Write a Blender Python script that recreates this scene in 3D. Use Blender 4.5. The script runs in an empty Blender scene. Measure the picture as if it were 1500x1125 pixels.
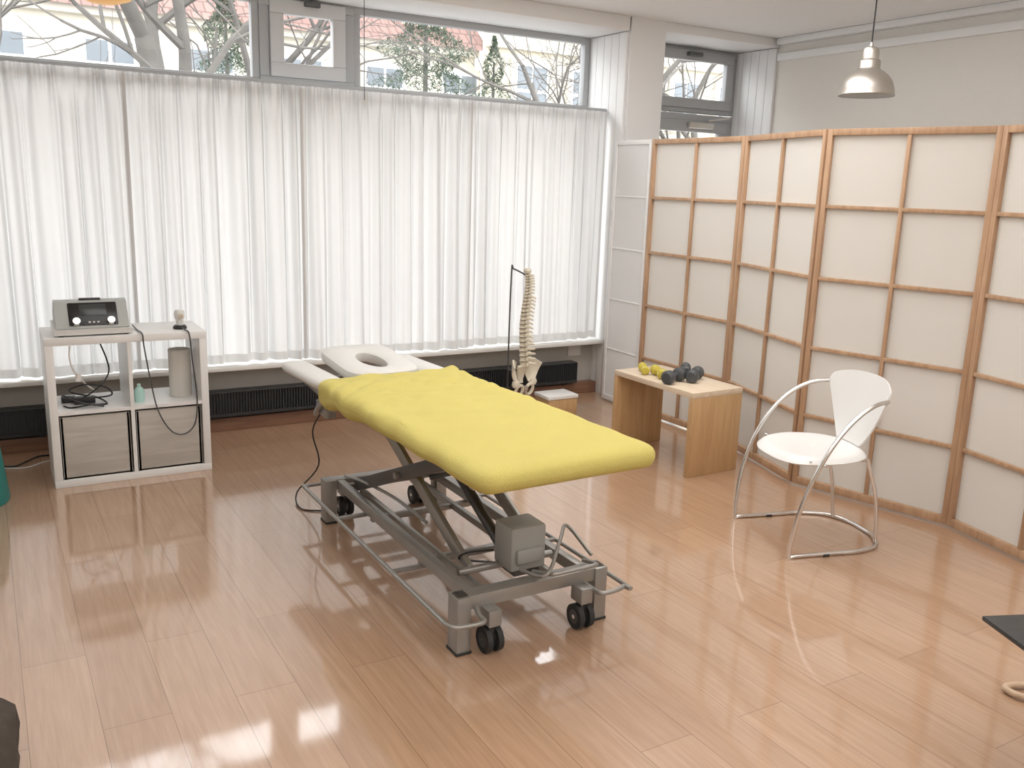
import bpy, bmesh, math, random
from mathutils import Vector, Matrix, Euler, noise
random.seed(7)
# ------------------------------------------------------------ materials
def newmat(name):
    m=bpy.data.materials.new(name); m.use_nodes=True
    nt=m.node_tree; return m,nt,nt.nodes,nt.links
def mat(name,col,rough=.5,metal=0,bump=0,bscale=40,var=0,vscale=6,coat=0,stretch=None,emit=0):
    m,nt,N,L=newmat(name); b=N['Principled BSDF']
    b.inputs['Base Color'].default_value=(*col,1); b.inputs['Roughness'].default_value=rough
    b.inputs['Metallic'].default_value=metal; b.inputs['Coat Weight'].default_value=coat
    tc=N.new('ShaderNodeTexCoord'); mp=N.new('ShaderNodeMapping'); L.new(tc.outputs['Object'],mp.inputs['Vector'])
    if stretch: mp.inputs['Scale'].default_value=stretch
    if var:
        n=N.new('ShaderNodeTexNoise'); n.inputs['Scale'].default_value=vscale; n.inputs['Detail'].default_value=5
        L.new(mp.outputs[0],n.inputs['Vector'])
        r=N.new('ShaderNodeMixRGB'); r.inputs[1].default_value=(*[c*(1-var) for c in col],1); r.inputs[2].default_value=(*[min(1,c*(1+var)) for c in col],1)
        L.new(n.outputs['Fac'],r.inputs[0]); L.new(r.outputs[0],b.inputs['Base Color'])
    if bump:
        n=N.new('ShaderNodeTexNoise'); n.inputs['Scale'].default_value=bscale; n.inputs['Detail'].default_value=3
        L.new(mp.outputs[0],n.inputs['Vector'])
        bp=N.new('ShaderNodeBump'); bp.inputs['Strength'].default_value=bump; bp.inputs['Distance'].default_value=.01
        L.new(n.outputs['Fac'],bp.inputs['Height']); L.new(bp.outputs[0],b.inputs['Normal'])
    if emit:
        b.inputs['Emission Color'].default_value=(*col,1); b.inputs['Emission Strength'].default_value=emit
    return m
def translucent(name,col,tr,transp,dcol=None,edge=None):
    m,nt,N,L=newmat(name); N.remove(N['Principled BSDF']); out=N['Material Output']
    d=N.new('ShaderNodeBsdfDiffuse'); t=N.new('ShaderNodeBsdfTranslucent'); p=N.new('ShaderNodeBsdfTransparent')
    dcol=dcol or col
    d.inputs[0].default_value=(*dcol,1); t.inputs[0].default_value=(*col,1)
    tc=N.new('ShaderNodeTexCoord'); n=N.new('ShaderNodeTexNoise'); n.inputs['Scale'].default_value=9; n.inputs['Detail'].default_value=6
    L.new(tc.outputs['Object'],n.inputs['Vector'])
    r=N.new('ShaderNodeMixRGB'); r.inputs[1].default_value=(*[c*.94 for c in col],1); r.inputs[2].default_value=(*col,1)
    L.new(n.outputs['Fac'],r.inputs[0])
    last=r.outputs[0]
    if edge:   # thicker cloth edge-on, darkened in the colour to paint in fold shading
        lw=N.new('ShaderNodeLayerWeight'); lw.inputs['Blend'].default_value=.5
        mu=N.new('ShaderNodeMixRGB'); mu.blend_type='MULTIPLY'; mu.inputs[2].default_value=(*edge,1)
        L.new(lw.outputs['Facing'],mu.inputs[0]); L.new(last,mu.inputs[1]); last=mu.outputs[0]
    L.new(last,t.inputs[0])
    a=N.new('ShaderNodeMixShader'); a.inputs[0].default_value=tr; L.new(d.outputs[0],a.inputs[1]); L.new(t.outputs[0],a.inputs[2])
    b=N.new('ShaderNodeMixShader'); b.inputs[0].default_value=transp; L.new(a.outputs[0],b.inputs[1]); L.new(p.outputs[0],b.inputs[2])
    L.new(b.outputs[0],out.inputs[0]); return m
def glassmat():
    m,nt,N,L=newmat('window_glass'); N.remove(N['Principled BSDF']); out=N['Material Output']
    p=N.new('ShaderNodeBsdfTransparent'); p.inputs[0].default_value=(.96,.97,.97,1)
    g=N.new('ShaderNodeBsdfGlossy'); g.inputs['Roughness'].default_value=.02
    f=N.new('ShaderNodeFresnel'); f.inputs[0].default_value=1.25
    mx=N.new('ShaderNodeMixShader'); L.new(f.outputs[0],mx.inputs[0]); L.new(p.outputs[0],mx.inputs[1]); L.new(g.outputs[0],mx.inputs[2])
    L.new(mx.outputs[0],out.inputs[0]); return m
def floormat():
    m,nt,N,L=newmat('beech_laminate'); b=N['Principled BSDF']
    tc=N.new('ShaderNodeTexCoord'); mp=N.new('ShaderNodeMapping'); mp.inputs['Rotation'].default_value=(0,0,math.pi/2)
    L.new(tc.outputs['Object'],mp.inputs['Vector'])
    br=N.new('ShaderNodeTexBrick'); br.offset=.37; br.inputs['Scale'].default_value=1
    br.inputs['Brick Width'].default_value=1.29; br.inputs['Row Height'].default_value=.19
    br.inputs['Mortar Size'].default_value=.0011; br.inputs['Mortar Smooth'].default_value=.2
    br.inputs['Color1'].default_value=FLC1; br.inputs['Color2'].default_value=FLC2; br.inputs['Mortar'].default_value=(.24,.13,.075,1)
    L.new(mp.outputs[0],br.inputs['Vector'])
    m2=N.new('ShaderNodeMapping'); m2.inputs['Scale'].default_value=(30,1.6,1); L.new(tc.outputs['Object'],m2.inputs['Vector'])
    n=N.new('ShaderNodeTexNoise'); n.inputs['Scale'].default_value=2.2; n.inputs['Detail'].default_value=8; n.inputs['Distortion'].default_value=.6
    L.new(m2.outputs[0],n.inputs['Vector'])
    cr=N.new('ShaderNodeValToRGB'); cr.color_ramp.elements[0].position=.3; cr.color_ramp.elements[1].position=.75
    cr.color_ramp.elements[0].color=(.86,.82,.78,1); cr.color_ramp.elements[1].color=(1.06,1.06,1.06,1)
    L.new(n.outputs['Fac'],cr.inputs[0])
    mu=N.new('ShaderNodeMixRGB'); mu.blend_type='MULTIPLY'; mu.inputs[0].default_value=1
    L.new(br.outputs['Color'],mu.inputs[1]); L.new(cr.outputs[0],mu.inputs[2]); L.new(mu.outputs[0],b.inputs['Base Color'])
    b.inputs['Roughness'].default_value=.28; b.inputs['Specular IOR Level'].default_value=.6
    b.inputs['Coat Weight'].default_value=1; b.inputs['Coat Roughness'].default_value=.065; b.inputs['Coat IOR'].default_value=1.75
    bp=N.new('ShaderNodeBump'); bp.inputs['Strength'].default_value=.12; bp.inputs['Distance'].default_value=.002; bp.invert=True
    L.new(br.outputs['Fac'],bp.inputs['Height']); L.new(bp.outputs[0],b.inputs['Normal'])
    return m
def woodmat(name,c1,c2,rough=.4,sc=(2,30,30),scale=1.6):
    m,nt,N,L=newmat(name); b=N['Principled BSDF']
    tc=N.new('ShaderNodeTexCoord'); mp=N.new('ShaderNodeMapping'); mp.inputs['Scale'].default_value=sc; L.new(tc.outputs['Object'],mp.inputs[0])
    n=N.new('ShaderNodeTexNoise'); n.inputs['Scale'].default_value=scale; n.inputs['Detail'].default_value=7; n.inputs['Distortion'].default_value=.8
    L.new(mp.outputs[0],n.inputs['Vector'])
    cr=N.new('ShaderNodeValToRGB'); cr.color_ramp.elements[0].position=.35; cr.color_ramp.elements[1].position=.7
    cr.color_ramp.elements[0].color=(*c1,1); cr.color_ramp.elements[1].color=(*c2,1)
    L.new(n.outputs['Fac'],cr.inputs[0]); L.new(cr.outputs[0],b.inputs['Base Color']); b.inputs['Roughness'].default_value=rough
    return m
def tilemat():
    m,nt,N,L=newmat('red_roof_tiles'); b=N['Principled BSDF']
    tc=N.new('ShaderNodeTexCoord'); br=N.new('ShaderNodeTexBrick'); br.inputs['Scale'].default_value=1
    br.inputs['Brick Width'].default_value=.22; br.inputs['Row Height'].default_value=.3; br.inputs['Mortar Size'].default_value=.02
    br.inputs['Color1'].default_value=(.25,.15,.13,1); br.inputs['Color2'].default_value=(.20,.12,.105,1); br.inputs['Mortar'].default_value=(.13,.08,.07,1)
    L.new(tc.outputs['Object'],br.inputs['Vector']); L.new(br.outputs['Color'],b.inputs['Base Color']); b.inputs['Roughness'].default_value=.8
    return m
FLC1=(.535,.35,.232,1); FLC2=(.48,.305,.198,1)
M_floor=floormat(); M_glass=glassmat()
M_wall=mat('woodchip_wall_paint',(.80,.775,.73),.9,bump=.25,bscale=90)
M_white=mat('white_paint',(.86,.86,.86),.55)
M_ceil=mat('ceiling_paint',(.86,.86,.86),.9,bump=.05,bscale=60)
M_panel=mat('white_wood_panelling',(.84,.84,.84),.5)
M_frame=mat('grey_window_frame',(.42,.43,.44),.45)
M_framew=mat('light_window_frame',(.60,.61,.62),.4)
M_sill=mat('sill_stone',(.74,.73,.70),.4)
M_lowwall=mat('lower_wall_paint',(.50,.48,.44),.8,var=.08)
M_brownbase=woodmat('brown_skirting',(.20,.10,.06),(.30,.16,.10),.5)
M_rad=mat('radiator_dark_grey',(.045,.047,.05),.45)
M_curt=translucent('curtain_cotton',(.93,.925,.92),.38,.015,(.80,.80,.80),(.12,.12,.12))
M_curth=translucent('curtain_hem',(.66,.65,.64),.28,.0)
M_paper=translucent('shoji_paper',(.90,.88,.84),.30,0)
M_paperw=translucent('shoji_paper_back',(.92,.92,.92),.40,0)
M_shoji=woodmat('shoji_wood',(.42,.255,.15),(.55,.355,.22),.5,(18,18,2))
M_shojiw=mat('shoji_wood_pale',(.80,.79,.78),.6)
M_kal=mat('white_laminate',(.82,.815,.80),.35,var=.03)
M_box=woodmat('grey_washed_box',(.46,.43,.39),(.56,.53,.48),.6,(2,20,20))
M_yel=mat('yellow_terry_cover',(.61,.525,.155),.95,bump=.35,bscale=220,var=.06,vscale=5)
M_vinyl=mat('cream_vinyl',(.70,.69,.66),.4)
M_metal=mat('grey_powdercoat_metal',(.34,.33,.31),.36,.55)
M_metald=mat('dark_steel',(.11,.11,.11),.4,.6)
M_chrome=mat('chrome',(.76,.75,.74),.18,1)
M_black=mat('black_plastic',(.02,.02,.022),.4)
M_rubber=mat('black_rubber',(.03,.03,.03),.7)
M_motor=mat('motor_grey_plastic',(.38,.38,.36),.5)
M_devw=mat('device_white',(.74,.74,.72),.35)
M_devg=mat('device_silver',(.44,.46,.45),.45)
M_screen=mat('device_screen',(.015,.015,.018),.25)
M_display=mat('device_display',(.05,.055,.06),.2)
M_papert=mat('paper_towel',(.70,.67,.62),.95,bump=.2,bscale=60)
M_teal=mat('teal_plastic',(.02,.22,.20),.45)
M_mint=mat('mint_plastic',(.45,.68,.62),.4)
M_bone=mat('bone_plastic',(.76,.70,.57),.5,var=.12,vscale=40)
M_disc=mat('disc_plastic',(.38,.33,.27),.5)
M_red=mat('muscle_red',(.45,.08,.05),.5)
M_bench=woodmat('birch_veneer_light',(.68,.55,.41),(.78,.66,.51),.4,(20,2,20))
M_benchs=woodmat('birch_veneer_side',(.50,.31,.15),(.60,.39,.20),.4,(20,20,2))
M_chw=mat('white_polypropylene',(.82,.815,.80),.3)
M_alu=mat('brushed_aluminium',(.64,.61,.56),.38,.9,var=.12,vscale=14)
M_amber=mat('amber_lampshade',(.75,.42,.14),.4,emit=.5)
M_dyel=mat('olive_yellow_vinyl',(.58,.48,.07),.5)
M_dgry=mat('dark_grey_vinyl',(.07,.075,.08),.45)
M_gran=mat('black_speckled_top',(.035,.035,.035),.45,var=.9,vscale=200)
M_bent=woodmat('bent_beech',(.55,.40,.27),(.66,.50,.35),.4)
M_bag=mat('brown_camo_fabric',(.06,.045,.035),.9,var=.7,vscale=14,bump=.4,bscale=30)
M_mag=mat('magazine_cover',(.80,.76,.60),.4,var=.08)
M_magy=mat('magazine_yellow',(.70,.60,.12),.4)
M_fac=mat('cream_render_facade',(.60,.56,.475),.9,var=.06,vscale=1)
M_fac2=mat('yellow_render_facade',(.60,.55,.44),.9,var=.06,vscale=1)
M_stone=mat('sandstone_trim',(.55,.51,.44),.8)
M_tile=tilemat()
M_bark=mat('tree_bark',(.12,.11,.10),.95,bump=.6,bscale=12,var=.3)
M_leaf=mat('conifer_foliage',(.07,.095,.065),.8,var=.5,vscale=3)
M_gnd=mat('asphalt',(.26,.26,.26),.9,var=.1)
M_win=mat('dark_house_window',(.16,.18,.20),.15)

# ------------------------------------------------------------ mesh builder
class MB:
    def __init__(s,name): s.name=name; s.v=[]; s.f=[]; s.m=[]; s.mats=[]
    def mi(s,m):
        if m not in s.mats: s.mats.append(m)
        return s.mats.index(m)
    def add(s,vs,fs,m,T=None):
        o=len(s.v); k=s.mi(m)
        for v in vs:
            v=Vector(v); s.v.append(tuple(T@v) if T else tuple(v))
        for f in fs: s.f.append([i+o for i in f]); s.m.append(k)
    def box(s,c,sz,m,bev=0,rot=None,seg=2):
        bm=bmesh.new(); bmesh.ops.create_cube(bm,size=1)
        for v in bm.verts: v.co=Vector((v.co.x*sz[0],v.co.y*sz[1],v.co.z*sz[2]))
        if bev: bmesh.ops.bevel(bm,geom=bm.edges[:],offset=bev,segments=seg,affect='EDGES',profile=.5)
        bm.verts.ensure_lookup_table()
        T=Matrix.Translation(Vector(c))
        if rot is not None: T=T@(rot.to_matrix().to_4x4() if isinstance(rot,Euler) else rot.to_4x4())
        s.add([v.co.copy() for v in bm.verts],[[v.index for v in f.verts] for f in bm.faces],m,T); bm.free()
    def bb(s,x0,x1,y0,y1,z0,z1,m,bev=0): s.box(((x0+x1)/2,(y0+y1)/2,(z0+z1)/2),(x1-x0,y1-y0,z1-z0),m,bev)
    def beam(s,p0,p1,w,h,m,bev=0,up=(0,0,1)):
        p0=Vector(p0);p1=Vector(p1);d=(p1-p0);l=d.length;d.normalize();u=Vector(up)
        if abs(d.dot(u))>.98:u=Vector((1,0,0))
        x=d.cross(u).normalized();z=x.cross(d)
        R=Matrix((x,d,z)).transposed(); s.box((p0+p1)/2,(w,l,h),m,bev,R)
    def sm(s,pts,seg,closed=False):
        P=[Vector(p) for p in pts]; out=[]; n=len(P)
        if n<3: return P
        rng=n if closed else n-1
        for i in range(rng):
            if closed: a,b,c,d=P[i-1],P[i],P[(i+1)%n],P[(i+2)%n]
            else: a=P[i-1] if i else P[0]*2-P[1]; b=P[i]; c=P[i+1]; d=P[i+2] if i+2<n else P[-1]*2-P[-2]
            for k in range(seg):
                t=k/seg; out.append(.5*((2*b)+(c-a)*t+(2*a-5*b+4*c-d)*t*t+(3*b-a-3*c+d)*t**3))
        if not closed: out.append(P[-1])
        return out
    def tube(s,pts,r,m,n=8,seg=6,smooth=True,closed=False):
        P=s.sm(pts,seg,closed) if smooth else [Vector(p) for p in pts]
        k=len(P); R=(lambda i:r) if not isinstance(r,(list,tuple)) else (lambda i:r[0]+(r[1]-r[0])*i/(k-1))
        vs=[];fs=[];t0=(P[1]-P[0]).normalized(); nrm=t0.orthogonal().normalized()
        for i in range(k):
            if closed: t=(P[(i+1)%k]-P[i-1]).normalized()
            else: t=(P[min(i+1,k-1)]-P[max(i-1,0)]).normalized()
            nrm=(nrm-t*nrm.dot(t)); nrm=nrm.normalized() if nrm.length>1e-6 else t.orthogonal().normalized()
            b=t.cross(nrm)
            for j in range(n):
                a=2*math.pi*j/n; vs.append(P[i]+(nrm*math.cos(a)+b*math.sin(a))*R(i))
        for i in range(k if closed else k-1):
            i2=(i+1)%k
            for j in range(n): fs.append([i*n+j,i*n+(j+1)%n,i2*n+(j+1)%n,i2*n+j])
        if not closed: fs.append(list(range(n))[::-1]); fs.append([(k-1)*n+j for j in range(n)])
        s.add(vs,fs,m)
    def cyl(s,p0,p1,r,m,n=24,r1=None): s.tube([p0,p1],[r,r if r1 is None else r1],m,n,smooth=False)
    def lathe(s,prof,c,m,n=36,T=None):
        vs=[];fs=[]
        for r,z in prof:
            for j in range(n):
                a=2*math.pi*j/n; vs.append((max(r,1e-4)*math.cos(a),max(r,1e-4)*math.sin(a),z))
        for i in range(len(prof)-1):
            for j in range(n): fs.append([i*n+j,i*n+(j+1)%n,(i+1)*n+(j+1)%n,(i+1)*n+j])
        s.add(vs,fs,m,Matrix.Translation(Vector(c))@(T.to_4x4() if T else Matrix.Identity(4)))
    def rbox(s,c,sz,R,m,n=24,fn=None,rot=None):
        R=Vector(R); h=Vector(sz)/2; vs=[];fs=[];idx={}
        def key(p): return (round(p[0],5),round(p[1],5),round(p[2],5))
        nn=[max(4,int(n*x/max(sz))) for x in sz]
        def add(p):
            k=key(p)
            if k not in idx: idx[k]=len(vs); vs.append(Vector(p))
            return idx[k]
        def coords(i):
            # denser at rounded ends
            N_=nn[i]; hh=h[i]; r=R[i]; a=[-hh+r*(1-math.cos(math.pi/2*k/4)) if r else -hh for k in range(4)]
            mid=[-hh+r+(2*hh-2*r)*k/N_ for k in range(N_+1)] if hh>r else [0]
            return a+mid+[-x for x in a[::-1]]
        C=[coords(i) for i in range(3)]
        for ax in range(3):
            b,c2=[(1,2),(0,2),(0,1)][ax]
            for sg in (-1,1):
                for i in range(len(C[b])-1):
                    for j in range(len(C[c2])-1):
                        q=[]
                        for di,dj in ((0,0),(1,0),(1,1),(0,1)):
                            p=[0,0,0];p[ax]=sg*h[ax];p[b]=C[b][i+di];p[c2]=C[c2][j+dj];q.append(add(p))
                        fs.append(q)
        out=[]
        for v in vs:
            q=Vector([max(-(h[i]-R[i]),min(h[i]-R[i],v[i])) for i in range(3)])
            d=Vector([(v[i]-q[i])/R[i] for i in range(3)])
            if d.length>1e-6: d.normalize()
            p=q+Vector([d[i]*R[i] for i in range(3)])
            if fn: p=fn(p)
            out.append(p)
        T=Matrix.Translation(Vector(c))
        if rot is not None: T=T@rot.to_matrix().to_4x4()
        s.add(out,fs,m,T)
    def surf(s,fn,nu,nv,th,m,T=None):
        P=[[Vector(fn(i/nu,j/nv)) for j in range(nv+1)] for i in range(nu+1)]
        vs=[];fs=[]
        def nr(i,j):
            a=P[min(i+1,nu)][j]-P[max(i-1,0)][j]; b=P[i][min(j+1,nv)]-P[i][max(j-1,0)]
            c=a.cross(b); return c.normalized() if c.length>1e-9 else Vector((0,0,1))
        for sg in (.5,-.5):
            for i in range(nu+1):
                for j in range(nv+1): vs.append(P[i][j]+nr(i,j)*th*sg)
        o=(nu+1)*(nv+1); I=lambda i,j:i*(nv+1)+j
        for i in range(nu):
            for j in range(nv):
                fs.append([I(i,j),I(i+1,j),I(i+1,j+1),I(i,j+1)]); fs.append([o+I(i,j),o+I(i,j+1),o+I(i+1,j+1),o+I(i+1,j)])
        for i in range(nu):
            for j in (0,nv): fs.append([I(i,j),I(i+1,j),o+I(i+1,j),o+I(i,j)])
        for j in range(nv):
            for i in (0,nu): fs.append([I(i,j),I(i,j+1),o+I(i,j+1),o+I(i,j)])
        s.add(vs,fs,m,T)
    def finish(s,angle=38,smooth=True,T=None,origin=True):
        vs=[Vector(v) for v in s.v]
        if T: vs=[T@v for v in vs]
        o=Vector((0,0,0))
        if origin:
            mn=[min(v[i] for v in vs) for i in range(3)];mx=[max(v[i] for v in vs) for i in range(3)]
            o=Vector(((mn[0]+mx[0])/2,(mn[1]+mx[1])/2,mn[2]))
        me=bpy.data.meshes.new(s.name); me.from_pydata([tuple(v-o) for v in vs],[],s.f)
        for m in s.mats: me.materials.append(m)
        for p,k in zip(me.polygons,s.m): p.material_index=k; p.use_smooth=smooth
        bm=bmesh.new(); bm.from_mesh(me); bmesh.ops.recalc_face_normals(bm,faces=bm.faces[:]); bm.to_mesh(me); bm.free()
        if smooth: me.set_sharp_from_angle(angle=math.radians(angle))
        ob=bpy.data.objects.new(s.name,me); ob.location=o; bpy.context.collection.objects.link(ob); return ob

# ------------------------------------------------------------ room shell
XL,XR,YB,YW,ZC=-2.6,5.6,-2.6,5.70,2.77
b=MB('floor'); b.bb(XL-.1,XR+.1,YB-.1,6.05,-.12,0,M_floor); b.finish(origin=False)
b=MB('ceiling'); b.bb(XL-.1,XR+.1,YB-.1,6.05,ZC,ZC+.12,M_ceil); b.finish()
b=MB('wall_left'); b.bb(XL-.1,XL,YB-.1,6.05,0,ZC,M_wall); b.finish()
b=MB('wall_back'); b.bb(XL,XR,YB-.1,YB,0,ZC,M_wall); b.finish()
b=MB('wall_right'); b.bb(XR,XR+.1,YB-.1,6.05,0,ZC,M_wall); b.finish()
b=MB('wall_front'); b.bb(XL,4.11,YW,6.0,0,.40,M_lowwall); b.finish()
b=MB('wall_column'); b.bb(4.125,4.44,5.45,6.04,0,ZC,M_white)
b.finish()
b=MB('trim_1')   # panelled reveal between window and column
y=5.47
while y<6.0:
    b.bb(4.105,4.125,y,min(y+.088,6.02),0,2.67,M_panel,.002); y+=.092
b.finish()
b=MB('trim_2')   # soffit box above the window
b.bb(XL,4.11,5.45,6.04,2.675,ZC,M_white,.004); b.finish()
b=MB('trim_3')   # header over the door bay
b.bb(4.44,XR,5.45,6.04,2.705,ZC,M_white,.004); b.finish()
b=MB('trim_4')   # panelled side of the door bay
y=5.46
while y<5.9:
    b.bb(5.575,5.599,y,y+.088,0,2.70,M_panel,.002); y+=.092
b.finish()
b=MB('trim_5')   # cable duct / cornice on right wall
b.bb(5.565,XR,YB,5.44,2.60,2.655,M_white,.004); b.bb(5.54,XR,YB,5.44,2.72,ZC,M_white,.01); b.finish()
b=MB('trim_6')   # window sill
b.bb(XL,4.10,5.54,6.0,.40,.425,M_sill,.005); b.finish()
b=MB('baseboard_front'); b.bb(XL,4.10,5.62,5.70,0,.085,M_brownbase,.004); b.finish()
b=MB('baseboard_right'); b.bb(5.585,XR,YB,5.44,0,.07,M_white,.004); b.finish()
# ------------------------------------------------------------ windows
def frame(b,x0,x1,z0,z1,y,fw,dp,m,gl=True):
    b.bb(x0,x1,y-dp/2,y+dp/2,z0,z0+fw,m,.004); b.bb(x0,x1,y-dp/2,y+dp/2,z1-fw,z1,m,.004)
    b.bb(x0,x0+fw,y-dp/2,y+dp/2,z0+fw,z1-fw,m,.004); b.bb(x1-fw,x1,y-dp/2,y+dp/2,z0+fw,z1-fw,m,.004)
    if gl: b.add([(x0+fw,y,z0+fw),(x1-fw,y,z0+fw),(x1-fw,y,z1-fw),(x0+fw,y,z1-fw)],[[0,1,2,3]],M_glass)
Y0=5.95
b=MB('window_1'); frame(b,-2.55,1.60,2.14,2.675,Y0,.045,.06,M_frame); b.finish()
b=MB('window_2'); frame(b,1.60,2.22,2.14,2.675,Y0,.06,.08,M_frame,False); frame(b,1.665,2.155,2.20,2.66,Y0-.03,.085,.06,M_framew)
b.bb(1.88,1.98,Y0-.09,Y0-.06,2.63,2.66,M_metald,.004); b.finish()
b=MB('window_3'); frame(b,2.22,4.10,2.14,2.675,Y0,.045,.06,M_frame); b.finish()
xs=[-2.55,-.85,.60,2.22,4.10]
for i in range(4):
    b=MB('window_%d'%(4+i)); frame(b,xs[i],xs[i+1],.43,2.135,Y0,.05,.06,M_frame); b.finish()
b=MB('window_8'); frame(b,4.46,5.57,2.20,2.70,Y0-.02,.05,.08,M_frame,False); frame(b,4.60,5.52,2.235,2.675,Y0-.06,.075,.05,M_frame)
b.bb(5.0,5.14,Y0-.13,Y0-.085,2.63,2.66,M_metald,.004); b.finish()
b=MB('door_1'); frame(b,4.46,5.57,0.0,2.19,Y0-.02,.05,.08,M_frame,False); frame(b,4.51,5.52,.01,2.14,Y0-.04,.09,.05,M_frame)
b.box((5.2,Y0-.09,2.10),(.26,.05,.05),M_alu,.01); b.beam((5.25,Y0-.12,2.14),(5.45,Y0-.15,2.17),.02,.012,M_alu); b.finish()
# ------------------------------------------------------------ curtains
b=MB('curtain_rail'); b.bb(XL,4.10,5.665,5.70,2.105,2.15,M_frame,.004); b.finish()
seams=[-2.5,-1.45,-.40,.755,1.765,2.94,4.065]
def curtain(i,x0,x1):
    rnd=random.Random(30+i); ph=[rnd.uniform(0,6.28) for _ in range(6)]
    nx=int((x1-x0)/.004); nz=30; z0,z1=.435,2.125; vs=[];fs=[];mi=[]
    for a in range(nx+1):
        x=x0+(x1-x0)*a/nx
        w=x+.020*math.sin(x*9+ph[0])+.012*math.sin(x*23+ph[1])
        for k in range(nz+1):
            t=k/nz; z=z0+(z1-z0)*t
            A=.032*(1-.5*t)*(0.66+.34*math.sin(x*5.3+ph[2]+.8*t))
            phs=2*math.pi*w/.118+ph[3]+.40*math.sin(2.4*t+x*2)
            yy=A*math.sin(phs)
            yy+=.008*(1-.3*t)*math.sin(2*math.pi*w/.052+ph[4]+1.2*t)
            if t>.88: yy+=.011*(t-.88)/.12*math.sin(2*math.pi*x/.040)
            yy+=.004*noise.noise(Vector((x*3,z*2,i)))
            ed=min(1,min(a,nx-a)/14); yy*=ed
            xx=x+.012*math.cos(phs*1.0+.6)*(1-.5*t)*ed
            zz=z+(.006*math.sin(x*7+ph[1]) if k==0 else 0)
            vs.append((xx,5.610+.014*(i%2)+yy,zz))
    for a in range(nx):
        for k in range(nz):
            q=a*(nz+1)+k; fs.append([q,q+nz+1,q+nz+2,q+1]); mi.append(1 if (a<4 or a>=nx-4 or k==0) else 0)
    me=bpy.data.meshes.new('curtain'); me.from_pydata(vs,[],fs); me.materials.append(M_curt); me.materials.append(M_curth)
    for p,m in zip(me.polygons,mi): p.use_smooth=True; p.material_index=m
    ob=bpy.data.objects.new('curtain',me); bpy.context.collection.objects.link(ob)
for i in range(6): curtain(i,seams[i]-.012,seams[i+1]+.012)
b=MB('window_cord'); b.cyl((2.13,5.5,2.05),(2.13,5.5,2.68),.0025,M_metald,6); b.cyl((2.13,5.5,2.02),(2.13,5.5,2.06),.006,M_devw,8); b.finish()
b=MB('blind_crank'); b.tube([(4.085,5.50,.92),(4.087,5.50,1.2),(4.092,5.50,1.50)],.004,M_devg,6); b.cyl((4.085,5.50,1.30),(4.085,5.50,1.42),.010,M_black,10)
b.box((4.098,5.5,1.50),(.012,.03,.05),M_devw,.003); b.finish()
# ------------------------------------------------------------ radiators
def radiator(x0,x1):
    b=MB('radiator'); y0,y1,z0,z1=5.57,5.66,.105,.265
    b.bb(x0,x1,y0+.02,y1,z0,z1-.01,M_rad); b.bb(x0,x1,y0,y0+.006,z0,z0+.02,M_rad); b.bb(x0,x1,y0,y1,z1-.008,z1,M_rad,.002)
    x=x0
    while x<x1: b.bb(x,x+.004,y0,y0+.03,z0,z1-.008,M_rad); x+=.018
    for xx in (x0+.1,x1-.1): b.bb(xx,xx+.03,y0+.03,y1,0.085,z0,M_rad)
    b.finish()
radiator(-1.6,.30); radiator(1.02,2.45); radiator(2.62,3.88)
b=MB('wall_socket'); b.box((3.93,5.695,.33),(.12,.012,.08),M_sill,.004); b.finish()
# ------------------------------------------------------------ folding screen
def panel(b,p0,p1,H,cols,wood,paper,front=False):
    p0=Vector((*p0,0));p1=Vector((*p1,0));d=(p1-p0);W=d.length;d.normalize(); n=Vector((d.y,-d.x,0))
    if n.x>0:n=-n  # room side
    st,mu,th=.030,.019,.026
    if front: mu=.012
    R=Matrix((d,n,Vector((0,0,1)))).transposed()
    def bx(u0,u1,z0,z1,t,off,m,bev=.002): b.box(p0+d*(u0+u1)/2+n*off+Vector((0,0,(z0+z1)/2)),(u1-u0,t,z1-z0),m,bev,R)
    z0=.012; g=.003
    bx(g,st,z0,H,th,0,wood); bx(W-st,W-g,z0,H,th,0,wood)
    bx(st,W-st,H-.032,H,th,0,wood); bx(st,W-st,z0,z0+.04,th,0,wood)
    for r in range(1,5):
        z=z0+.02+(H-.016-z0-.02)*r/5; bx(st,W-st,z-mu/2,z+mu/2,th*.8,0,wood)
    for c in range(1,cols):
        u=W*c/cols; bx(u-mu/2,u+mu/2,z0+.04,H-.032,th*.7,0.0015,wood)
    off=-.0115 if not front else .004
    bx(st-.012,W-st+.012,z0+.01,H-.01,.002,off,paper,0)
b=MB('folding_screen'); H=1.91
pts=[(4.01,5.40),(4.01,4.98),(4.03,4.12),(3.80,3.31),(4.01,2.50),(3.85,1.68),(4.02,.86)]
panel(b,pts[0],pts[1],H,1,M_shojiw,M_paperw,True)
for i in range(1,6): panel(b,pts[i],pts[i+1],H,2,M_shoji,M_paper)
b.finish()
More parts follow.
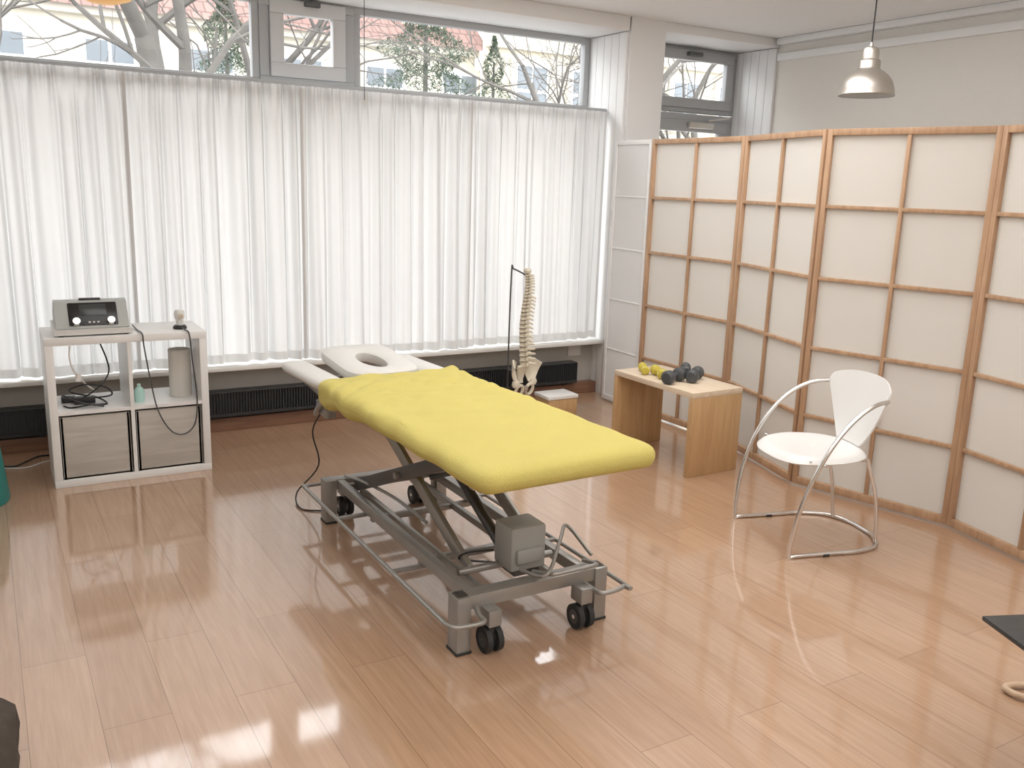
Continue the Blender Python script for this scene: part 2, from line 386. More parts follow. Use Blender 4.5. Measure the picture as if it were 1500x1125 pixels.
# ------------------------------------------------------------ cube shelf
b=MB('cube_shelf'); kx,ky,kw,kd,kh=.226,4.878,.77,.39,.77; T=.038
b.bb(kx,kx+kw,ky,ky+kd,kh-T,kh,M_kal,.002); b.bb(kx,kx+kw,ky,ky+kd,0,T,M_kal,.002)
b.bb(kx,kx+T,ky,ky+kd,T,kh-T,M_kal,.001); b.bb(kx+kw-T,kx+kw,ky,ky+kd,T,kh-T,M_kal,.001)
b.bb(kx+T,kx+kw-T,ky+.002,ky+kd,kh/2-.009,kh/2+.009,M_kal); b.bb(kx+kw/2-.009,kx+kw/2+.009,ky+.001,ky+kd,T,kh-T,M_kal)
b.finish()
for xx in (kx+T+.006,kx+kw/2+.015):
    b=MB('storage_box'); w=.324; y0=ky+.012; y1=ky+kd-.02; z0=T; z1=kh/2-.02
    b.bb(xx,xx+w,y0,y0+.014,z0,z1,M_box,.002); b.bb(xx,xx+w,y1-.014,y1,z0,z1,M_box); b.bb(xx,xx+.012,y0,y1,z0,z1,M_box); b.bb(xx+w-.012,xx+w,y0,y1,z0,z1,M_box); b.bb(xx,xx+w,y0,y1,z0,z0+.01,M_box)
    b.finish()
# therapy device
b=MB('ultrasound_therapy_unit'); zt=kh; x0,x1=.275,.635
def prism(poly,xa,xb,m):
    n=len(poly); vs=[(xa,y,z) for y,z in poly]+[(xb,y,z) for y,z in poly]
    b.add(vs,[list(range(n)),list(range(n,2*n))[::-1]]+[[i,(i+1)%n,n+(i+1)%n,n+i] for i in range(n)],m)
prism([(4.90,zt+.008),(4.895,zt+.035),(4.99,zt+.055),(5.14,zt+.055),(5.14,zt+.008)],x0,x1,M_devw)
prism([(4.905,zt+.04),(4.985,zt+.165),(5.03,zt+.172),(5.12,zt+.10),(5.13,zt+.055)],x0+.012,x1-.012,M_devg)
a=math.atan2(.125,.08); R=Euler((a,0,0)); 
def onf(u,v,o): # on sloping face
    return (x0+u, 4.905+.08*v-math.sin(a)*o, zt+.04+.125*v+math.cos(a)*o)
b.box(onf(.185,.52,.003),(.225,.125,.006),M_screen,.004,R); b.box(onf(.185,.66,.0065),(.125,.062,.003),M_display,.001,R)
for u in (.105,.265):
    c=Vector(onf(u,.22,.005)); nn=Vector((0,-math.sin(a),math.cos(a))); b.cyl(c,c+nn*.02,.021,M_chrome,20,.018)
for u in (.165,.185,.205): b.box(onf(u,.2,.007),(.01,.008,.004),M_devw,.001,R)
b.box((.455,5.02,zt+.172),(.10,.03,.012),M_black,.004)
for xx in (x0+.03,x1-.03):
    for yy in (4.92,5.11): b.cyl((xx,yy,zt),(xx,yy,zt+.01),.012,M_black,10)
b.finish()
b=MB('ultrasound_probe'); b.lathe([(0,0),(.035,0),(.035,.012),(.028,.02),(0,.022)],(.885,5.0,zt),M_black)
b.lathe([(0,.018),(.018,.018),(.02,.05),(.027,.062),(.028,.085),(.022,.10),(0,.105)],(.885,5.0,zt),M_devw,24); b.cyl((.885,4.972,zt+.07),(.885,4.965,zt+.07),.014,M_chrome); b.finish()
b=MB('paper_towel_roll')
b.lathe([(.018,0),(.056,0),(.058,.004),(.058,.252),(.056,.256),(.02,.256),(.018,.25),(.018,0)],(.885,5.06,kh/2+.009),M_papert)
b.surf(lambda u,v:(.885+.0585*math.cos(4.3-u*.9)-.002,5.06+.0600*math.sin(4.3-u*.9)-.004*u,kh/2+.012+.245*v),10,2,.001,M_papert); b.finish()
b=MB('gel_bottle'); b.lathe([(0,0),(.024,0),(.026,.01),(.026,.06),(.016,.075),(.009,.08),(.009,.095),(0,.096)],(.66,4.98,kh/2+.009),M_mint,20); b.finish()
b=MB('power_cable')
zs=kh/2+.013
b.tube([(.30,5.0,zs),(.33,4.95,zs),(.42,4.94,zs+.01),(.50,4.98,zs),(.46,5.06,zs+.02),(.36,5.05,zs+.05),(.33,4.97,zs+.09),(.40,4.93,zs+.12),(.50,4.96,zs+.09),(.53,5.04,zs+.03),(.44,5.1,zs+.01),(.32,5.08,zs+.03),(.30,4.98,zs+.06),(.37,4.92,zs+.03),(.48,4.93,zs)],.0045,M_black)
b.tube([(.36,5.1,zs),(.40,5.0,zs+.04),(.47,4.96,zs+.10),(.52,5.0,zs+.16),(.52,5.05,zs+.22),(.50,5.15,zs+.30),(.5,5.27,zs+.33)],.004,M_black)
b.box((.40,5.03,zs+.018),(.10,.05,.035),M_black,.006); b.box((.33,5.1,zs+.012),(.07,.05,.03),M_black,.006)
b.finish()
b=MB('plug_cable'); b.tube([(.34,4.905,zt-.045),(.335,4.90,zt-.10),(.345,4.90,zt-.16),(.37,4.92,zt-.20),(.40,4.95,zt-.25),(.45,4.98,zt-.30)],.004,M_sill); b.cyl((.372,4.92,zt-.19),(.366,4.915,zt-.23),.014,M_sill); b.finish()
b=MB('probe_cable'); b.tube([(.665,5.12,zt+.012),(.67,5.0,zt+.005),(.675,4.86,zt+.004),(.68,4.862,zt-.06),(.70,4.862,zt-.22),(.73,4.86,zt-.40),(.79,4.858,zt-.52),(.86,4.858,zt-.545),(.915,4.86,zt-.49),(.93,4.86,zt-.35),(.915,4.862,zt-.15),(.905,4.86,zt-.01),(.895,4.92,zt+.006),(.888,4.955,zt+.012)],.0038,M_metald); b.finish()
# ------------------------------------------------------------ treatment table
b=MB('treatment_table')
cx=1.60; yN,yF=2.29,3.80; zt=.715
def cover(p):
    q=p.copy(); n=noise.noise(Vector((p.x*2.4,p.y*2.0,1.3)))*.008
    k=max(0,min(1,(p.y+.25)/.7))
    wr=(abs(noise.noise(Vector((p.x*5+p.y*4,p.y*11-p.x*6,.3))))-.2)*.026*k
    wr+=.003*noise.noise(Vector((p.x*7,p.y*5,4)))
    if p.z>0: q.z+=n+wr
    else:
        q.z-= .036*max(0,(p.y-.05)/.7)*(1+.5*math.sin(p.y*22))*(1 if p.x<0 else .6)
    if abs(p.x)>.33: q.x+= (1 if p.x>0 else -1)*(.005*math.sin(p.y*17)+.009*noise.noise(Vector((p.y*9,p.z*12,2)))) 
    if p.y>.70:
        q.y+=.010*math.sin(p.x*20)+.01*noise.noise(Vector((p.x*9,0,5)))
    return q
ROT=Euler((0,0,math.radians(1.5)))
b.rbox((cx,(yN+yF)/2,zt-.04),(.72,yF-yN,.085),(.055,.055,.040),M_yel,130,cover,ROT)
# head section
def arch(x0,x1,y0,y1,hx,hy,ra,rb,zc,th):
    n=48; vs=[];fs=[]; cx_,cy_=(x0+x1)/2,(y0+y1)/2
    def rr(a,ins):
        c,s=math.cos(a),math.sin(a); W=(x1-x0)/2-ins; Hh=(y1-y0)/2-ins; p=5
        k=(abs(c/W)**p+abs(s/Hh)**p)**(-1/p); return (cx_+c*k,cy_+s*k)
    def hole(a,ins): return (hx+(ra+ins)*math.cos(a),hy+(rb+ins)*math.sin(a))
    seq=[('o',.018,-.5),('o',.004,-.35),('o',0,0),('o',.004,.32),('o',.02,.5),('h',.018,.5),('h',.004,.35),('h',0,0),('h',.004,-.35),('h',.018,-.5)]
    for kind,ins,zz in seq:
        for j in range(n):
            a=2*math.pi*j/n; x,y=(rr(a,ins) if kind=='o' else hole(a,ins)); vs.append((x,y,zz*th))
    m_=len(seq)
    for i in range(m_):
        i2=(i+1)%m_
        for j in range(n): fs.append([i*n+j,i*n+(j+1)%n,i2*n+(j+1)%n,i2*n+j])
    return vs,fs
vs,fs=arch(-.185,.185,0,.50,0,.22,.058,.13,0,.06)
T_=Matrix.Translation(Vector((cx-.0,3.82,.685)))@Euler((math.radians(5),0,math.radians(1.5))).to_matrix().to_4x4()
b.add(vs,fs,M_vinyl,T_)
for sx in (-1,1):
    b.rbox((cx-.015+sx*.275,4.09,.665),(.14,.55,.06),(.055,.055,.028),M_vinyl,30,None,Euler((math.radians(-1),0,math.radians(1.5))))
# under-top frame
for sx in (-1,1):
    b.beam((cx+sx*.20,2.40,.635),(cx+sx*.20,4.20,.635),.03,.045,M_metal,.003)
    b.beam((cx+sx*.31,3.75,.61),(cx+sx*.275,4.25,.615),.02,.03,M_metal,.003)
for yy in (2.45,3.0,3.55,3.88,4.12): b.beam((cx-.29,yy,.625),(cx+.29,yy,.625),.03,.03,M_metal,.003)
b.box((cx,3.04,.665),(.62,1.42,.012),M_metald,.002)
# base
for yy in (2.52,3.87):
    b.beam((cx-.31,yy,.185),(cx+.31,yy,.185),.06,.05,M_metal,.004)
    for sx in (-1,1):
        b.box((cx+sx*.285,yy,.105),(.055,.075,.21),M_metal,.005)
        b.box((cx+sx*.285,yy,.005),(.06,.08,.01),M_rubber,.002)
        xx=cx+sx*.19; yw=yy-.05*(1 if yy<3 else -1)
        b.box((xx,yw,.135),(.05,.07,.06),M_metal,.004); 
        for o in (-.021,.021):
            b.cyl((xx+o-.010,yw,.048),(xx+o+.010,yw,.048),.047,M_rubber,28); b.cyl((xx+o-.0115,yw,.048),(xx+o+.0115,yw,.048),.026,M_metald,20)
        b.cyl((xx-.033,yw,.048),(xx+.033,yw,.048),.008,M_chrome,10)
        b.box((xx,yw,.098),(.024,.035,.07),M_metald,.003)
for sx in (-1,1):
    b.beam((cx+sx*.235,2.50,.185),(cx+sx*.235,3.90,.185),.035,.045,M_metal,.004)
    b.beam((cx+sx*.15,2.62,.155),(cx+sx*.15,3.80,.155),.022,.03,M_metal,.003)
for yy in (2.95,3.45): b.beam((cx-.24,yy,.15),(cx+.24,yy,.15),.03,.025,M_metal,.003)
# scissor arms
for sx,o in ((-1,0),(1,0)):
    x=cx+sx*.19
    b.beam((x,3.76,.20),(x,2.78,.60),.022,.055,M_metald,.003)
    x=cx+sx*.155
    b.beam((x,2.70,.20),(x,3.62,.60),.022,.055,M_metal,.003)
b.cyl((cx-.22,3.245,.405),(cx+.22,3.245,.405),.014,M_metal); b.cyl((cx-.22,3.76,.20),(cx+.22,3.76,.20),.014,M_metal); b.cyl((cx-.22,2.78,.60),(cx+.22,2.78,.60),.014,M_metal); b.cyl((cx-.2,2.70,.20),(cx+.2,2.70,.20),.014,M_metal); b.cyl((cx-.2,3.62,.60),(cx+.2,3.62,.60),.014,M_metal)
# actuator
b.cyl((cx,2.75,.26),(cx,3.25,.50),.022,M_metald,16); b.cyl((cx,3.15,.46),(cx,3.45,.56),.013,M_chrome,14)
b.box((cx+.04,2.67,.285),(.15,.13,.17),M_motor,.012); b.box((cx+.04,2.60,.26),(.11,.02,.055),M_motor,.006); b.box((cx+.05,2.68,.19),(.11,.10,.04),M_metald,.004)
# foot control rail around base
r=.0085; zr=.155; a0,a1=cx-.375,cx+.35; c0,c1=2.40,3.97; k=.05
b.tube([(a0,c0+k,zr),(a0,3.2,zr),(a0,c1-k,zr),(a0+.015,c1-.015,zr),(a0+k,c1,zr),(cx,c1,zr),(a1-k,c1,zr),(a1-.015,c1-.015,zr),(a1,c1-k,zr),(a1,3.2,zr),(a1,c0+k,zr),(a1-.015,c0+.015,zr),(a1-k,c0,zr),(a1-.12,c0,zr),(a1-.13,c0+.05,zr),(a1-.14,2.5,zr+.01)],r,M_metal,10)
b.tube([(a0,c0+k,zr),(a0+.012,c0+.012,zr),(a0+k,c0,zr),(a0+.12,c0,zr),(a0+.13,c0+.05,zr),(a0+.14,2.5,zr+.01)],r,M_metal,10)
for yy in (2.9,3.5):
    for xx,x2 in ((a0,cx-.235),(a1,cx+.235)): b.beam((xx,yy,zr),(x2,yy,zr),.02,.014,M_metal,.002)
b.tube([(cx+.02,2.54,.225),(cx+.03,2.45,.25),(cx+.06,2.43,.255),(cx+.20,2.43,.255),(cx+.23,2.45,.25),(cx+.24,2.54,.225)],.008,M_metal,10)
b.tube([(cx-.02,2.56,.23),(cx+.0,2.42,.265),(cx+.16,2.58,.31),(cx+.27,2.70,.30),(cx+.29,2.56,.23)],.007,M_metal,10)
b.tube([(cx-.23,3.80,.24),(cx-.20,3.6,.26),(cx-.14,3.4,.24),(cx-.14,3.1,.24)],.007,M_metal,8)
# head end brackets, gas strut & lever
b.tube([(cx-.30,3.80,.63),(cx-.33,3.86,.56),(cx-.31,3.98,.50),(cx-.27,4.02,.56),(cx-.28,4.0,.63)],.009,M_metal,10)
b.cyl((cx-.25,3.60,.60),(cx-.27,4.05,.54),.013,M_metald,14); b.box((cx-.29,3.86,.56),(.05,.10,.09),M_metal,.006)
b.tube([(cx-.1,2.62,.30),(cx-.17,2.70,.27),(cx-.16,2.76,.22),(cx-.05,2.70,.21)],.004,M_black,6)
b.tube([(cx-.26,3.95,.55),(cx-.30,4.05,.40),(cx-.25,4.12,.20),(cx-.33,4.22,.04),(cx-.36,4.08,.006),(cx-.28,4.0,.006)],.004,M_black,6)
b.finish()
# ------------------------------------------------------------ bench + dumbbells
b=MB('wooden_bench'); BT=Matrix.Translation(Vector((3.50,3.99,0)))@Matrix.Rotation(math.radians(1.5),4,'Z')
hl,hd,Hb,tb=.35,.19,.49,.032
b.bb(-hd,hd,-hl,hl,Hb-tb,Hb,M_bench,.002)
b.bb(-hd,hd,-hl,-hl+tb,0,Hb-tb,M_benchs,.002); b.bb(-hd,hd,hl-tb,hl,0,Hb-tb,M_benchs,.002); b.finish(T=BT)
def dumbbell(x,y,r,L,rz,m,hexa=6):
    b=MB('dumbbell'); T=Matrix.Translation(Vector((x,y,.4905+r)))@Matrix.Rotation(math.radians(rz),4,'Z')@Matrix.Rotation(math.pi/2,4,'Y')
    h=L/2; hl=L*.30
    b.lathe([(0,-h),(r*.7,-h),(r,-h+hl*.2),(r,-h+hl*.8),(r*.7,-h+hl),(r*.36,-h+hl*1.05),(r*.36,h-hl*1.05),(r*.7,h-hl),(r,h-hl*.8),(r,h-hl*.2),(r*.7,h),(0,h)],(0,0,0),m,16 if hexa>8 else 8,None)
    b.finish(T=T)
dumbbell(3.41,4.19,.027,.15,60,M_dyel); dumbbell(3.42,4.06,.031,.17,70,M_dyel); 
dumbbell(3.40,3.90,.040,.18,20,M_dgry,12); dumbbell(3.55,3.89,.038,.18,35,M_dgry,12); dumbbell(3.62,4.05,.032,.16,50,M_dgry,12)
# ------------------------------------------------------------ chair
b=MB('tubular_armchair')
fw=Vector((-.96,.28,0)).normalized(); wv=Vector((.28,.96,0)).normalized(); cc=Vector((3.275,2.745,0))
CT=Matrix.Translation(cc)@Matrix((wv,-fw,Vector((0,0,1)))).transposed().to_4x4()  # local x=side, y=back, z
hw=.25; r=.0098
def arc(sx):
    out=[]
    for i in range(11):
        t=math.pi/2*i/10; d=.235-(.235+.195)*(1-math.cos(t))**.95; z=r+.69*math.sin(t)**.95
        w=hw+.03*math.sin(t*2)-.022*(i/10)**3
        out.append((sx*w,-d,z))
    return out
A1=arc(1);A2=arc(-1)
loop=[(hw,.0,r),(hw,.12,r),(hw*.82,.24,r),(hw*.4,.30,r),(0,.31,r),(-hw*.4,.30,r),(-hw*.82,.24,r),(-hw,.12,r),(-hw,0,r)]
b.tube(A1[::-1]+[(hw-.0,-.20,r)]+loop+[(-hw+.0,-.20,r)]+A2,r,M_chrome,12,5)
for sx in (1,-1):
    b.tube([(sx*.17,.262,r),(sx*.175,.235,.22),(sx*.17,.17,.415)],r*.9,M_chrome,10)
    b.tube([(sx*.17,.17,.415),(sx*.19,.0,.425),(sx*.20,-.15,.425)],r*.8,M_chrome,10)
b.tube([(.262,-.10,.425),(0,-.10,.418),(-.262,-.10,.425)],r*.8,M_chrome,10)
for yy,xx in ((-.05,hw),(-.05,-hw)): b.box((xx,yy,.006),(.026,.03,.012),M_rubber,.003)
def seat(u,v):
    a=2*math.pi*u; c,s=math.cos(a),math.sin(a); p=2.7; k=(abs(c)**p+abs(s)**p)**(-1/p)
    W=.235; D=.225; X=c*k*W*v; Y=s*k*D*v
    X*=1-.16*max(0,Y/.225)
    z=.452-.018*(1-v*v)-.03*max(0,(v-.82)/.18)**2
    if Y<0: z-=.015*(Y/.225)**2
    return (X,Y-.01,z)
b.surf(seat,48,14,.008,M_chw)
def back(u,v):
    w=.085+(.242-.085)*(v**.8); w*=1-.12*max(0,(v-.82)/.18)**2
    s_=u*2-1; X=s_*w; q=X/.242
    z=.452+(.315-.035*abs(s_)**3)*v+.01*v
    Y=.185+.085*v**.8 - .075*q*q
    return (X,Y,z)
b.surf(back,28,18,.008,M_chw)
b.finish(T=CT)
# ------------------------------------------------------------ pendant lamps
b=MB('pendant_lamp'); c=(4.37,3.57,2.13)
b.lathe([(.150,0),(.153,.005),(.150,.012),(.148,.028),(.142,.055),(.128,.085),(.106,.112),(.080,.132),(.062,.142),(.058,.150),(.058,.185),(.054,.192),(.046,.196),(.046,.240),(.040,.255),(.012,.265),(.008,.285),(0,.286)],c,M_alu,48)
b.lathe([(.148,.002),(.140,.05),(.125,.082),(.09,.115),(.0,.13)],c,M_white,48)
b.lathe([(0,.03),(.03,.04),(.035,.07),(.02,.10),(.015,.115)],c,M_devw,20)
b.tube([(c[0],c[1],c[2]+.28),(c[0],c[1],2.74)],.004,M_black,8,smooth=False); b.lathe([(0,0),(.035,.0),(.04,.03),(.04,.04)],(c[0],c[1],2.73),M_white,24)
b.finish()
b=MB('amber_pendant_lamp'); c=(.505,4.15,2.235)
b.lathe([(0,0),(.05,.003),(.10,.02),(.14,.06),(.15,.11),(.13,.18),(.08,.23),(.03,.25),(.0,.252)],c,M_amber,36); b.cyl((c[0],c[1],c[2]+.25),(c[0],c[1],ZC),.003,M_black,8); b.finish()
# ------------------------------------------------------------ spine model
b=MB('spine_model'); sx,sy=3.17,5.20
b.lathe([(0,0),(.13,0),(.13,.012),(.10,.022),(0,.025)],(sx-.07,sy+.03,0),M_metald,32)
b.tube([(sx-.10,sy+.03,.02),(sx-.105,sy+.03,.5),(sx-.10,sy+.03,1.01),(sx-.085,sy+.03,1.025),(sx-.03,sy+.015,1.0),(sx+.0,sy,.98)],.0055,M_metald,10)
b.beam((sx-.105,sy+.03,.33),(sx,sy,.33),.012,.012,M_metald)
bd=Vector((.75,-.66,0)).normalized(); sd=Vector((-bd.y,bd.x,0))
N_=24; z=.36
for i in range(N_):
    t=i/(N_-1); h=.036*(1-t)+.017*t; w=.033*(1-t)+.019*t
    off=bd*(.011*math.sin(t*2*math.pi*1.0+2.6)) ; c=Vector((sx,sy,0))+off
    b.lathe([(0,0),(w,0),(w*.84,h*.3),(w*.84,h*.5),(w,h*.74),(0,h*.74)],(c.x,c.y,z),M_bone,14)
    b.lathe([(w*.75,0),(w*.85,h*.13),(w*.75,h*.27)],(c.x,c.y,z+h*.73),M_disc,12)
    pl=(.050 if i<5 else (.042 if i<17 else .028)); dn=(0 if i<5 else (.018 if i<17 else .004)); zc=z+h*.5
    p0=c+Vector((0,0,zc)); b.tube([p0+bd*w*.6,p0+bd*(w+pl*.5)-Vector((0,0,dn*.5)),p0+bd*(w+pl)-Vector((0,0,dn))],[.012*(1.2-t*.6),.006],M_bone,6)
    tw=(.050 if i<5 else (.040 if i<17 else .024))
    for s_ in (-1,1): b.tube([p0+bd*w*.5,p0+bd*w*.9+sd*s_*(w*.6+tw*.5),p0+bd*w*1.0+sd*s_*(w*.6+tw)],[.009,.005],M_bone,6)
    z+=h
b.lathe([(0,0),(.022,.002),(.028,.02),(.022,.034),(0,.036)],(sx+.004,sy-.004,z),M_bone,14); b.box((sx+.0,sy-.0,z+.028),(.034,.024,.01),M_red,.003)
pf=Vector((.30,-.95,0)).normalized(); ps=Vector((.95,.30,0)).normalized(); O=Vector((sx,sy,.36))
b.surf(lambda u,v:O+ps*(u*2-1)*(.055*(1-v)+.012*v)+pf*(-.03*math.sin(v*2.2)+.01*(1-(u*2-1)**2))+Vector((0,0,-.125*v)),10,10,.022,M_bone)
for s_ in (-1,1):
    hip=O+ps*s_*.088+pf*.015+Vector((0,0,-.12))
    # iliac wing: flared plate from sacrum side to the outer crest, narrowing to the hip joint
    def wing(u,v,s_=s_,hip=hip):
        top=O+ps*s_*(.038+.105*u)+pf*(-.035+.085*u*u)+Vector((0,0,.005+.042*math.sin(math.pi*(u*.85+.12))))
        bot=hip+ps*s_*(-.035+.045*u)+pf*(-.01+.02*u)+Vector((0,0,.012*u))
        q=top.lerp(bot,v); return q-pf*.015*math.sin(math.pi*v)+ps*s_*.012*math.sin(math.pi*v)*u
    b.surf(wing,18,14,.010,M_bone)
    b.lathe([(0,-.026),(.022,-.02),(.03,0),(.024,.022),(0,.028)],hip,M_bone,16)
    cen=hip+ps*s_*(-.035)+Vector((0,0,-.05))
    b.tube([cen+ps*s_*.036*math.cos(a)+pf*.02*math.sin(a)*.5+Vector((0,0,.040*math.sin(a))) for a in [k*math.pi/4 for k in range(8)]],.0115,M_bone,8,closed=True)
b.box(O+pf*.03+Vector((0,0,-.155)),(.03,.02,.035),M_disc,.006)
b.finish()
b=MB('step_block'); b.bb(3.30,3.54,5.06,5.24,0,.13,M_benchs,.004); b.bb(3.295,3.545,5.055,5.245,.13,.155,M_kal,.003); b.finish()
# ------------------------------------------------------------ misc edges
b=MB('waste_bin'); b.lathe([(0,0),(.20,0),(.205,.01),(.165,.42),(.16,.42),(.19,.02),(0,.02)],(-.18,4.84,0),M_teal,40); b.finish()
b=MB('fabric_bag')
b.rbox((-.20,2.47,.10),(.38,.42,.20),(.15,.15,.09),M_bag,30,lambda p:p*(1+.16*noise.noise(p*9))+Vector((0,0,.03*noise.noise(p*5+Vector((3,3,3)))))); ob=b.finish()
b=MB('low_stool'); e1=Vector((.925,-.38,0)).normalized(); e2=Vector((-.38,-.925,0)).normalized(); C=Vector((2.316,1.305,0))
RT=Matrix((e1,e2,Vector((0,0,1)))).transposed()
b.box(C+e1*.25+e2*.22+Vector((0,0,.45)),(.50,.44,.014),M_gran,.003,RT)
for o in (.06,.38):
    P=lambda u,z:C+e1*u+e2*o+Vector((0,0,z))
    b.tube([P(.12,.435),P(.22,.43),P(.42,.42),P(.49,.36),P(.46,.2),P(.42,.06),P(.36,.016),P(.3,.013),P(.24,.013)],.013,M_bent,10)
b.finish()
b=MB('cantilever_chair_runner') 
b.tube([(3.25,1.30,.014),(3.0,1.38,.014),(2.83,1.465,.014),(2.79,1.44,.014),(2.83,1.37,.014),(3.05,1.22,.014),(3.2,1.12,.014)],.011,M_bent,10); b.finish()
b=MB('magazine'); b.box((2.60,1.07,.006),(.30,.24,.012),M_mag,.001,Euler((0,0,.35))); b.box((2.50,1.13,.0135),(.10,.05,.002),M_magy,0,Euler((0,0,.35))); b.finish()
b=MB('floor_cable'); b.tube([(-.1,5.45,.005),(.05,5.35,.005),(.12,5.42,.005),(.2,5.5,.005),(.35,5.45,.005)],.005,M_black,6); b.tube([(-.1,5.4,.005),(.1,5.3,.005),(.22,5.38,.005),(.36,5.36,.005)],.004,M_sill,6); b.finish()
# ------------------------------------------------------------ exterior
b=MB('street_ground'); b.bb(-40,50,6.1,60,-.5,-.4,M_gnd); b.finish()
b=MB('apartment_building'); zg=-.4
b.bb(-14,11.6,22,22.4,zg,4.85,M_fac); b.bb(-14,11.6,21.75,22.4,4.75,4.95,M_stone,.02)
b.add([(-14,21.6,4.9),(11.8,21.6,4.9),(11.8,28,10.5),(-14,28,10.5)],[[0,1,2,3]],M_tile)
x=-12.5
while x<11:
    b.bb(x-.08,x+1.13,21.93,22.05,2.7,4.45,M_stone); b.bb(x,x+1.05,21.9,22.0,2.8,4.35,M_white); 
    for k in (0,1): 
        for q in (0,1,2): b.bb(x+.06+k*.5,x+.49+k*.5,21.88,21.95,2.85+q*.5,3.28+q*.5,M_win)
    x+=2.1
for x in (2.0,6.4,9.6):   # dormers
    b.bb(x,x+1.2,22.2,24.5,5.4,6.7,M_fac); b.bb(x+.2,x+1.0,22.15,22.25,5.6,6.5,M_win); b.bb(x-.15,x+1.35,22.0,24.6,6.7,6.85,M_tile)
b.finish()
b=MB('corner_building'); b.bb(11.6,24,21.2,21.6,zg,8.5,M_fac2); b.bb(11.5,24,21.0,21.3,4.95,5.15,M_stone,.02); b.bb(11.5,24,21.0,21.3,3.0,3.1,M_stone)
x=12.3
while x<23:
    for zz in (3.3,5.5):
        b.bb(x-.1,x+1.1,21.1,21.25,zz-.1,zz+1.45,M_stone); b.bb(x,x+1.0,21.06,21.2,zz,zz+1.35,M_white)
        for k in (0,1):
            for q in (0,1): b.bb(x+.06+k*.47,x+.47+k*.47,21.03,21.1,zz+.06+q*.65,zz+.62+q*.65,M_win)
    x+=1.75
b.finish()
def tree(name,base,h0,r0,lean,seed,depth=5):
    rnd=random.Random(seed); b=MB(name)
    def br(p,d,L,r,k):
        pts=[p];q=p.copy();dd=d.copy()
        for i in range(4):
            dd=(dd+Vector((rnd.uniform(-1,1),rnd.uniform(-1,1),rnd.uniform(-.5,.8)))*(.10 if k==0 else .22)).normalized(); q=q+dd*L/4; pts.append(q.copy())
        b.tube(pts,[r,r*.6],M_bark,10 if k<2 else 5,3 if k<3 else 1)
        if k>=depth:return
        nch=4 if k==0 else (4 if k<3 else 3)
        for i in range(nch):
            t=.45+.55*(i+1)/nch; P=pts[min(4,int(t*4))]; a=rnd.uniform(0,6.28)
            o=dd.orthogonal().normalized(); o.rotate(Matrix.Rotation(a,3,dd))
            nd=(dd*rnd.uniform(.5,1.0)+o*rnd.uniform(.5,1.1)+Vector((0,0,.12))).normalized()
            br(P,nd,L*rnd.uniform(.58,.8),r*.5,k+1)
    br(Vector(base),Vector(lean).normalized(),h0,r0,0); b.finish()
tree('bare_tree',(2.1,12,-.4),3.6,.20,(.05,0,1),3)
tree('bare_tree',(8.6,12.2,-.4),3.4,.11,(-.05,0,1),11)
tree('bare_tree',(-1.2,13.5,-.4),3.8,.12,(.02,0,1),21)
tree('bare_tree',(13.5,15,-.4),3.8,.11,(-.1,0,1),5)
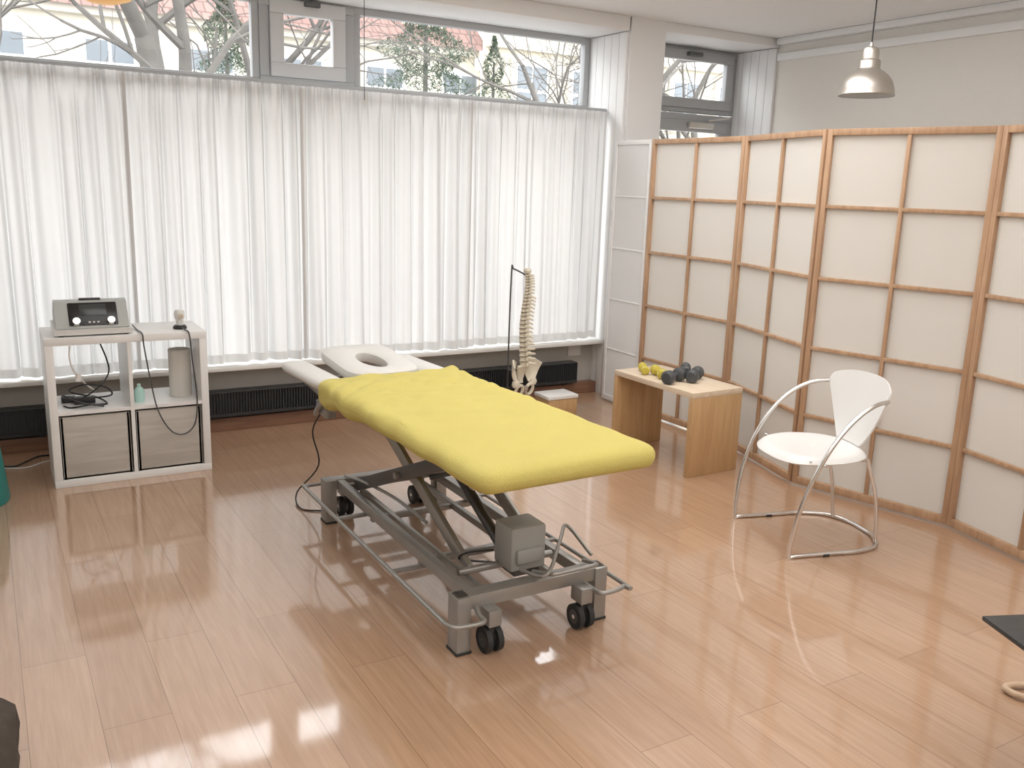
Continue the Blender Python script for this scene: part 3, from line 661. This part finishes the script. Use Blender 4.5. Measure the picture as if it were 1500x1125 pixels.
def conifer(base,h,r,seed,n=9000):
    rnd=random.Random(seed); b=MB('conifer_tree'); B=Vector(base); b.cyl(B,B+Vector((0,0,h*.9)),.1,M_bark,8,.02)
    vs=[];fs=[]
    for i in range(n):
        t=rnd.random()**1.3; z=.6+(h-.6)*t; R=r*(1-t)**.7*(.75+.25*math.sin(z*9))*math.sqrt(rnd.uniform(.25,1)); a=rnd.uniform(0,6.28)
        p=B+Vector((R*math.cos(a),R*math.sin(a),z)); s_=.045
        d1=Vector((rnd.uniform(-1,1),rnd.uniform(-1,1),rnd.uniform(-1,1)))*s_*1.4; d2=Vector((rnd.uniform(-1,1),rnd.uniform(-1,1),rnd.uniform(-1,1)))*s_
        k=len(vs); vs+=[p-d1,p+d2*.5,p+d1]; fs.append([k,k+1,k+2])
    b.add(vs,fs,M_leaf); b.finish()
conifer((7.4,16,-.4),6.4,1.9,1,20000); conifer((3.9,16.5,-.4),5.2,1.4,2,11000); conifer((9.4,17,-.4),4.9,1.0,3,6000)
# ------------------------------------------------------------ light
w=bpy.data.worlds.new('overcast_sky'); bpy.context.scene.world=w; w.use_nodes=True
bg=w.node_tree.nodes['Background']; bg.inputs[0].default_value=(.97,.985,1,1); bg.inputs[1].default_value=5.6
def area(name,loc,sx,sy,en,col,rot=(0,0,0),portal=False):
    l=bpy.data.lights.new(name,'AREA'); l.shape='RECTANGLE'; l.size=sx; l.size_y=sy; l.energy=en; l.color=col
    o=bpy.data.objects.new(name,l); o.location=loc; o.rotation_euler=rot; bpy.context.collection.objects.link(o)
    if portal: l.cycles.is_portal=True
    return o
area('unseen_up_fill',(1.8,-.2,2.0),5.0,2.0,135,(1,.985,.965),(math.pi,0,0))  # unseen light added behind the camera, soft fill bounced off the ceiling
area('unseen_overhead_fill',(1.3,3.0,2.74),2.4,1.6,24,(1,.985,.965)); area('unseen_overhead_fill',(3.2,3.6,2.74),1.6,1.8,36,(1,.985,.965))  # unseen overhead lights added to fill the dim side near the window
area('window_portal',(.8,6.1,1.5),6.8,2.6,1,(1,1,1),(math.radians(-90),0,0),True)
# ------------------------------------------------------------ camera
f,p,a,r,h=1315.4,.2194,.5353,.0329,1.5852
F=Vector((math.sin(a)*math.cos(p),math.cos(a)*math.cos(p),-math.sin(p))); R0=Vector((math.cos(a),-math.sin(a),0)); U0=R0.cross(F)
Rv=R0*math.cos(r)+U0*math.sin(r); Uv=-R0*math.sin(r)+U0*math.cos(r)
cd=bpy.data.cameras.new('camera'); cd.sensor_width=36; cd.lens=f/1500*36; cam=bpy.data.objects.new('camera',cd)
cam.matrix_world=Matrix.Translation((0,0,h))@Matrix((Rv,Uv,-F)).transposed().to_4x4(); bpy.context.collection.objects.link(cam)
bpy.context.scene.camera=cam
bpy.context.scene.view_settings.view_transform='Standard'
